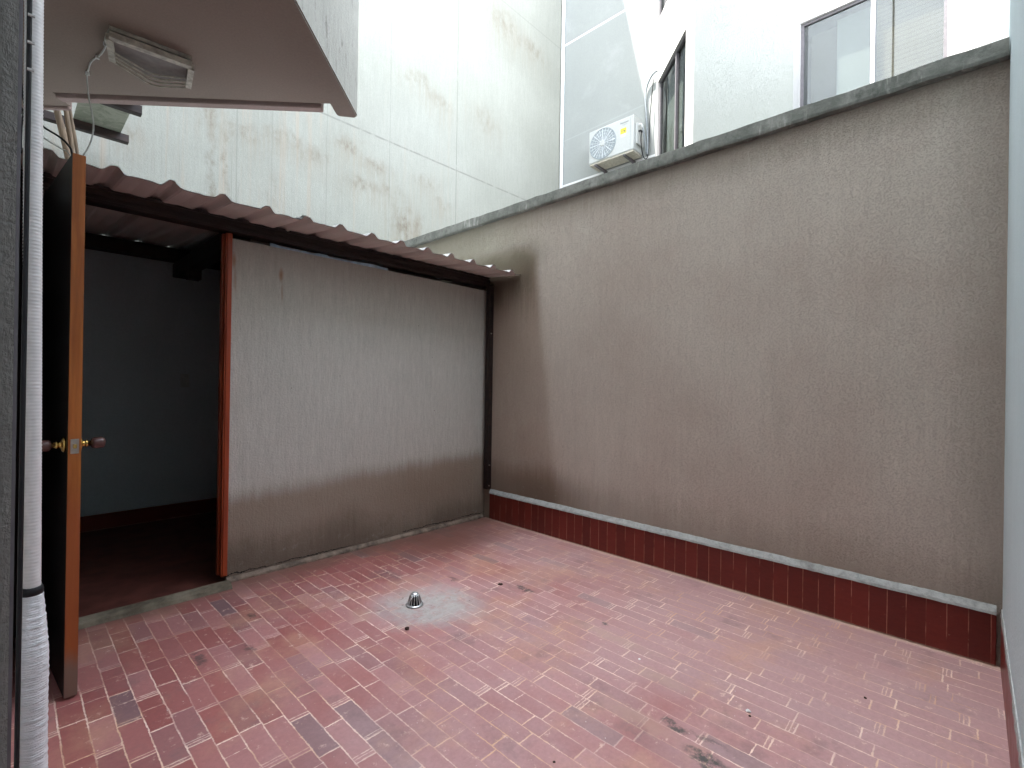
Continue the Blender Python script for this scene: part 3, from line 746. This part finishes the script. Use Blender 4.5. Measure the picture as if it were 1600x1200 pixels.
# ------------------------------------------------------------------ tall building behind the shed
nb = thing('stained_building', 'tall white building wall with dirt streaks rising behind the shed', 'building', (3, 5.6, 0))
part('wall', box(-6, 7.118, 5.6, 9.5, -.028, 13.38), M['wallP'], nb)
tag(obj('corner_pipe', tube([(7.075, 5.555, 2.0), (7.075, 5.555, 9.2)], .032, 12, smooth=False), M['corner_trim'], smooth=True), 'thin white vertical pipe in the corner between the two tall buildings', 'pipe')

# ------------------------------------------------------------------ white building with windows
wb = thing('white_building', 'bright white angular building with sliding windows behind the boundary wall', 'building', (7.1, 3, 0))
Q0, Q1, R1, S1, T0, T1 = (7.12, 5.6), (7.12, 3.70), (6.04, 2.62), (6.94, 1.70), (7.25, 1.712), (7.25, -.30)
part('wall', wall_panel(Q0, Q1, -.028, 9.3, [], 0, (1, 0)), M['wallQ'], wb, label='plain grey-blue face carrying the air conditioner')
RL = math.dist(Q1, R1); rdir = ((R1[0]-Q1[0])/RL, (R1[1]-Q1[1])/RL)
hR = [(.09, 1.245, 3.9, 6.06), (.03, 1.245, 7.05, 9.0)]
part('wall', wall_panel(Q1, R1, -.028, 9.3, hR, .09, (1, -1)), M['wallR'], wb, label='white sunlit face with narrow windows')
part('wall', wall_panel(R1, S1, -.028, 9.3, [], 0, (1, 1)), M['wallS'], wb, label='textured pale face between the windows')
hT = [(.012, 1.475, 3.9, 6.11), (.012, 1.475, 7.1, 9.0)]
bm = wall_panel(T0, T1, -.028, 9.3, hT, .08, (1, 0))
bmS = wall_panel(S1, T0, -.028, 9.3, [], 0, (0, 1), bm=bm)
part('wall', bm, M['wallT'], wb, label='recessed white face with a wide sliding window')
bm = bmesh.new(); roofp = [Q0, Q1, R1, S1, T0, T1, (12, -.3), (12, 5.6)]
bm.faces.new([bm.verts.new((*p, 9.29)) for p in roofp]); part('roof', bm, M['wallQ'], wb)
bm = box(11.9, 12, -.3, 5.6, -.02, 9.2); part('rear_wall', bm, M['wallQ'], wb)

def oriented_box(p0, dirv, nin, a0, a1, k0, k1, z0, z1, bm=None):
    p0 = Vector(p0); d_ = Vector(dirv).normalized(); n_ = Vector(nin).normalized()
    return prism([tuple(p0+d_*a+n_*k) for a, k in ((a0, k0), (a1, k0), (a1, k1), (a0, k1))], z0, z1, bm=bm)
def window(p0, dirv, nin, a0, a1, z0, z1, mull, matf, mullm, dep=.03):
    f = bmesh.new(); w = .035
    oriented_box(p0, dirv, nin, a0+.001, a0+w, dep, dep+.05, z0+.001, z1-.001, f); oriented_box(p0, dirv, nin, a1-w, a1-.001, dep, dep+.05, z0+.001, z1-.001, f)
    oriented_box(p0, dirv, nin, a0+w, a1-w, dep, dep+.05, z1-w, z1-.001, f); oriented_box(p0, dirv, nin, a0+w, a1-w, dep, dep+.05, z0+.001, z0+w, f)
    fr = part('window', f, matf, wb)
    part('mullion', oriented_box(p0, dirv, nin, mull-.02, mull+.02, dep-.004, dep+.045, z0+w+.002, z1-w-.002), mullm, fr)
    for x0, x1, kk in ((a0+w+.001, mull-.021, dep+.02), (mull+.021, a1-w-.001, dep+.028)):
        part('pane', oriented_box(p0, dirv, nin, x0, x1, kk, kk+.004, z0+w+.001, z1-w-.001), M['glass'], fr)
    room = bmesh.new()                                    # plain room behind the window
    for args in ((a0, a1, .95, .96, z0, z1), (a0-.01, a0, .095, .95, z0, z1), (a1, a1+.01, .095, .95, z0, z1), (a0, a1, .095, .95, z1, z1+.01), (a0, a1, .095, .95, z0-.01, z0)):
        oriented_box(p0, dirv, nin, *args, room)
    part('room', room, M['room'], fr)
    return fr
nR = (1, -1)
w1 = window(Q1, rdir, nR, .09, 1.245, 3.9, 6.06, .80, M['alu'], M['alu'])
part('pane_backing', oriented_box(Q1, rdir, nR, .13, .78, .14, .145, 3.93, 6.03), M['pane_backing'], w1)
part('pane_backing', oriented_box(Q1, rdir, nR, .82, 1.2, .17, .175, 3.93, 6.03), M['pane_backing_grey'], w1)
w2 = window(Q1, rdir, nR, .03, 1.245, 7.05, 9.0, .30, M['alu'], M['alu'])
part('pane_backing', oriented_box(Q1, rdir, nR, .05, 1.2, .14, .145, 7.08, 8.97), M['pane_backing'], w2)
tdir = (0, -1)
w3 = window(T0, tdir, (1, 0), .012, 1.475, 3.9, 6.11, .79, M['alu'], M['alu_l'])
part('pane_backing', oriented_box(T0, tdir, (1, 0), .10, .40, .20, .21, 3.93, 6.0), M['pane_backing_grey'], w3)  # grey panel standing in for the building reflected in the pane
part('pane_backing', oriented_box(T0, tdir, (1, 0), .40, .78, .15, .16, 3.93, 6.04), M['pane_backing'], w3)  # pale blue panel standing in for sky reflected in the pane
part('blind', oriented_box(T0, tdir, (1, 0), .82, 1.45, .12, .13, 3.93, 6.08), M['blind'], w3)
w4 = window(T0, tdir, (1, 0), .012, 1.475, 7.1, 9.0, .79, M['alu'], M['alu_l'])

# ------------------------------------------------------------------ air conditioner
ac = thing('air_conditioner', 'white outdoor air conditioner unit with round fan grille on brackets', 'air conditioner', (6.92, 4.3, 4.95))
AX, Y0, Y1, Z0, Z1 = 6.77, 3.89, 4.73, 4.985, 5.53
part('casing', box(AX, AX+.29, Y0, Y1, Z0, Z1, .014, seg=3), M['ac_white'], ac)
part('base_pan', box(AX+.012, AX+.285, Y0+.01, Y1-.01, Z0-.03, Z0-.001, .004), M['ac_base'], ac)
fc = (0, 4.455, 5.252)
part('fan_grille', lathe([(.252, AX-.002), (.252, AX-.010), (.243, AX-.012), (.240, AX-.004)], fc, 0, 48), M['ac_grey'], ac, label='round grey fan opening')
g_ = ac.children[-1] if ac.children else None
sp = bmesh.new()
for k in range(24):
    a = 2*math.pi*k/24; w = .007 if k % 3 == 0 else .0028
    c, s = math.cos(a), math.sin(a)
    pts = [(r*c-q*s, r*s+q*c) for r, q in ((.05, -w), (.236, -w), (.236, w), (.05, w))]
    extrude_profile([(4.455+p, 5.252+q) for p, q in pts], 0, AX-.016, AX-.0125, sp)
for r in (.10, .15, .20):
    lathe([(r-.0015, AX-.0122), (r+.0015, AX-.0122), (r+.0015, AX-.0150), (r-.0015, AX-.0150)], fc, 0, 40, sp, closed=True)
part('grille_wires', sp, M['ac_spoke'], ac)
part('fan_hub', lathe([(.046, AX-.013), (.046, AX-.020), (.040, AX-.024)], fc, 0, 24), M['ac_white'], ac)
part('side_cover', box(AX+.06, AX+.26, Y0-.035, Y0-.001, Z0+.10, Z1-.12, .01), M['ac_white'], ac)
part('panel_seam', box(AX-.0012, AX-.0003, Y0+.055, Y0+.060, Z0+.02, Z1-.03), M['ac_grey'], ac)
lb = part('energy_label', box(AX-.0012, AX-.0002, 4.02, 4.125, 5.285, 5.37), M['yellow'], ac)
part('notice_label', box(AX-.0012, AX-.0002, 4.03, 4.12, 5.23, 5.28), M['ac_spoke'], ac)
bm = bmesh.new()
for yy, zz_, w, h in ((4.085, 5.33, .05, .012), (4.045, 5.32, .02, .03), (4.08, 5.305, .055, .005)): box(AX-.0022, AX-.0013, yy-w/2, yy+w/2, zz_-h/2, zz_+h/2, bm=bm)
part('label_print', bm, M['ink'], lb)
def text(s, size, loc, m, parent, name):
    cu = bpy.data.curves.new(name, 'FONT'); cu.body = s; cu.size = size; cu.extrude = .0005; cu.align_x = 'CENTER'
    tmp = bpy.data.objects.new(name, cu); COL.objects.link(tmp)
    dg = bpy.context.evaluated_depsgraph_get(); me = bpy.data.meshes.new_from_object(tmp.evaluated_get(dg))
    bpy.data.objects.remove(tmp)
    # face -X: text x axis -> -Y, text y -> +Z
    me.transform(Matrix(((0, 0, -1, loc[0]), (-1, 0, 0, loc[1]), (0, 1, 0, loc[2]), (0, 0, 0, 1))))
    me.materials.clear(); me.materials.append(m)
    o = bpy.data.objects.new(name, me); COL.objects.link(o); o.parent = parent; o.matrix_parent_inverse = Matrix.Translation(-root_loc(parent)); return o
text('Panasonic', .038, (AX-.001, 4.055, 5.447), M['ink'], ac, 'maker_name')
text('INVERTER', .020, (AX-.001, 4.05, 5.415), M['ac_grey'], ac, 'side_print')
for yy in (4.06, 4.60):
    part('bracket', extrude_profile([(AX-.0, Z0-.032), (7.118, Z0-.032), (7.118, Z0-.26), (7.09, Z0-.26), (7.06, Z0-.07), (AX, Z0-.055)], 1, yy-.02, yy+.02), M['alu'], ac)
part('valve', tube([(AX+.10, Y0-.036, Z0+.40), (AX+.10, Y0-.075, Z0+.40), (AX+.12, Y0-.085, Z0+.36)], .016, 8), M['corner_trim'], ac)
part('valve', tube([(AX+.10, Y0-.036, Z0+.30), (AX+.10, Y0-.07, Z0+.30), (AX+.12, Y0-.08, Z0+.27)], .014, 8), M['black'], ac)
cable('refrigerant_pipe', [(6.90, 3.80, 5.33), (6.95, 3.775, 5.05), (7.02, 3.79, 4.95), (7.06, 3.80, 5.2), (7.08, 3.84, 5.6), (7.09, 3.87, 5.9), (7.09, 3.85, 6.08), (7.08, 3.78, 6.20), (7.07, 3.70, 6.25), (7.075, 3.66, 6.25)], .016, M['pipe_grey'], 'grey lagged pipe curving from the air conditioner into the wall', 'pipe')
cable('power_cable', [(6.88, 3.815, 5.27), (6.90, 3.83, 5.12), (6.97, 3.83, 4.92), (7.03, 3.79, 4.90), (7.06, 3.78, 5.15), (7.07, 3.77, 5.6), (7.075, 3.72, 6.2)], .008, M['black'], 'black wire looping below the air conditioner valves')

# ------------------------------------------------------------------ small things in the yard
fd = thing('floor_drain', 'small domed aluminium drain strainer set in a grey cement patch', 'drain', (1.609, 2.263, 0))
fd_c = (1.609, 2.263, 0)
part('ring', lathe([(.040, .0005), (.058, .0005), (.060, .005), (.056, .010), (.046, .012), (.040, .009)], fd_c, 2, 32, closed=True), M['drain'], fd, smooth=True)
part('drain_hole', lathe([(.036, .001), (.034, .012), (.012, .058)], fd_c, 2, 20), M['dark_hole'], fd)
bm = bmesh.new()
for k in range(14):
    a = 2*math.pi*k/14; tube([(fd_c[0]+r*math.cos(a), fd_c[1]+r*math.sin(a), z) for r, z in ((.046, .008), (.041, .030), (.033, .060), (.022, .074))], .0036, 6, bm=bm, smooth=False)
part('strainer_ribs', bm, M['drain'], fd, smooth=True)
part('strainer_cap', lathe([(.026, .068), (.027, .073), (.022, .080), (.010, .084), (.001, .085)], fd_c, 2, 20), M['drain'], fd, smooth=True)
def lump(name, c, r, m, label, cat, flat=.5, group=None):
    bm = bmesh.new(); bmesh.ops.create_icosphere(bm, subdivisions=2, radius=r)
    for v in bm.verts:
        v.co *= random.uniform(.7, 1.2); v.co.z *= flat; v.co += Vector((c[0], c[1], c[2]+r*flat*.8))
    return tag(obj(name, bm, m), label, cat, group)
for ch in [o for o in COL.objects if o.parent == fd]:
    for v in ch.data.vertices: v.co = Vector(fd_c)+(v.co-Vector(fd_c))*.84
lump('pebble', (1.421, 2.06, 0), .011, M['leaf'], 'small dark pebble on the tiles just in front of the drain', 'pebble', .7)
lump('paint_chip', (1.996, .612, 0), .010, M['chip'], 'white chip lying on the pink bricks at lower right', 'chip', .4)
lump('pebble', (1.972, .60, 0), .005, M['leaf'], 'tiny dark pebble beside the white chip', 'pebble')
lump('paint_chip', (2.02, 1.09, 0), .006, M['chip'], 'tiny white speck on bricks near the middle right', 'chip', .4)
lump('dry_leaf', (2.15, 2.12, 0), .016, M['leaf'], 'brown dry leaf fragment lying behind the drain patch', 'leaf', .2)
lump('pebble', (1.27, .99, 0), .005, M['leaf'], 'tiny dark pebble alone in the lower middle of the paving', 'pebble')
lump('pebble', (2.42, .30, 0), .006, M['leaf'], 'tiny dark pebble near the lower end of the long wall', 'pebble')
for i, (c, r) in enumerate((((3.12, 4.95, 2.853), .05), ((3.17, 5.10, 2.853), .045), ((3.10, 5.25, 2.853), .06))):
    lump('rubble', c, r, M['mortar'], ['lump of mortar rubble at the far end of the coping, nearest', 'middle lump of mortar rubble at the far end of the coping', 'largest lump of mortar rubble at the far coping end'][i], 'rubble', .45, 'mortar rubble on the coping')
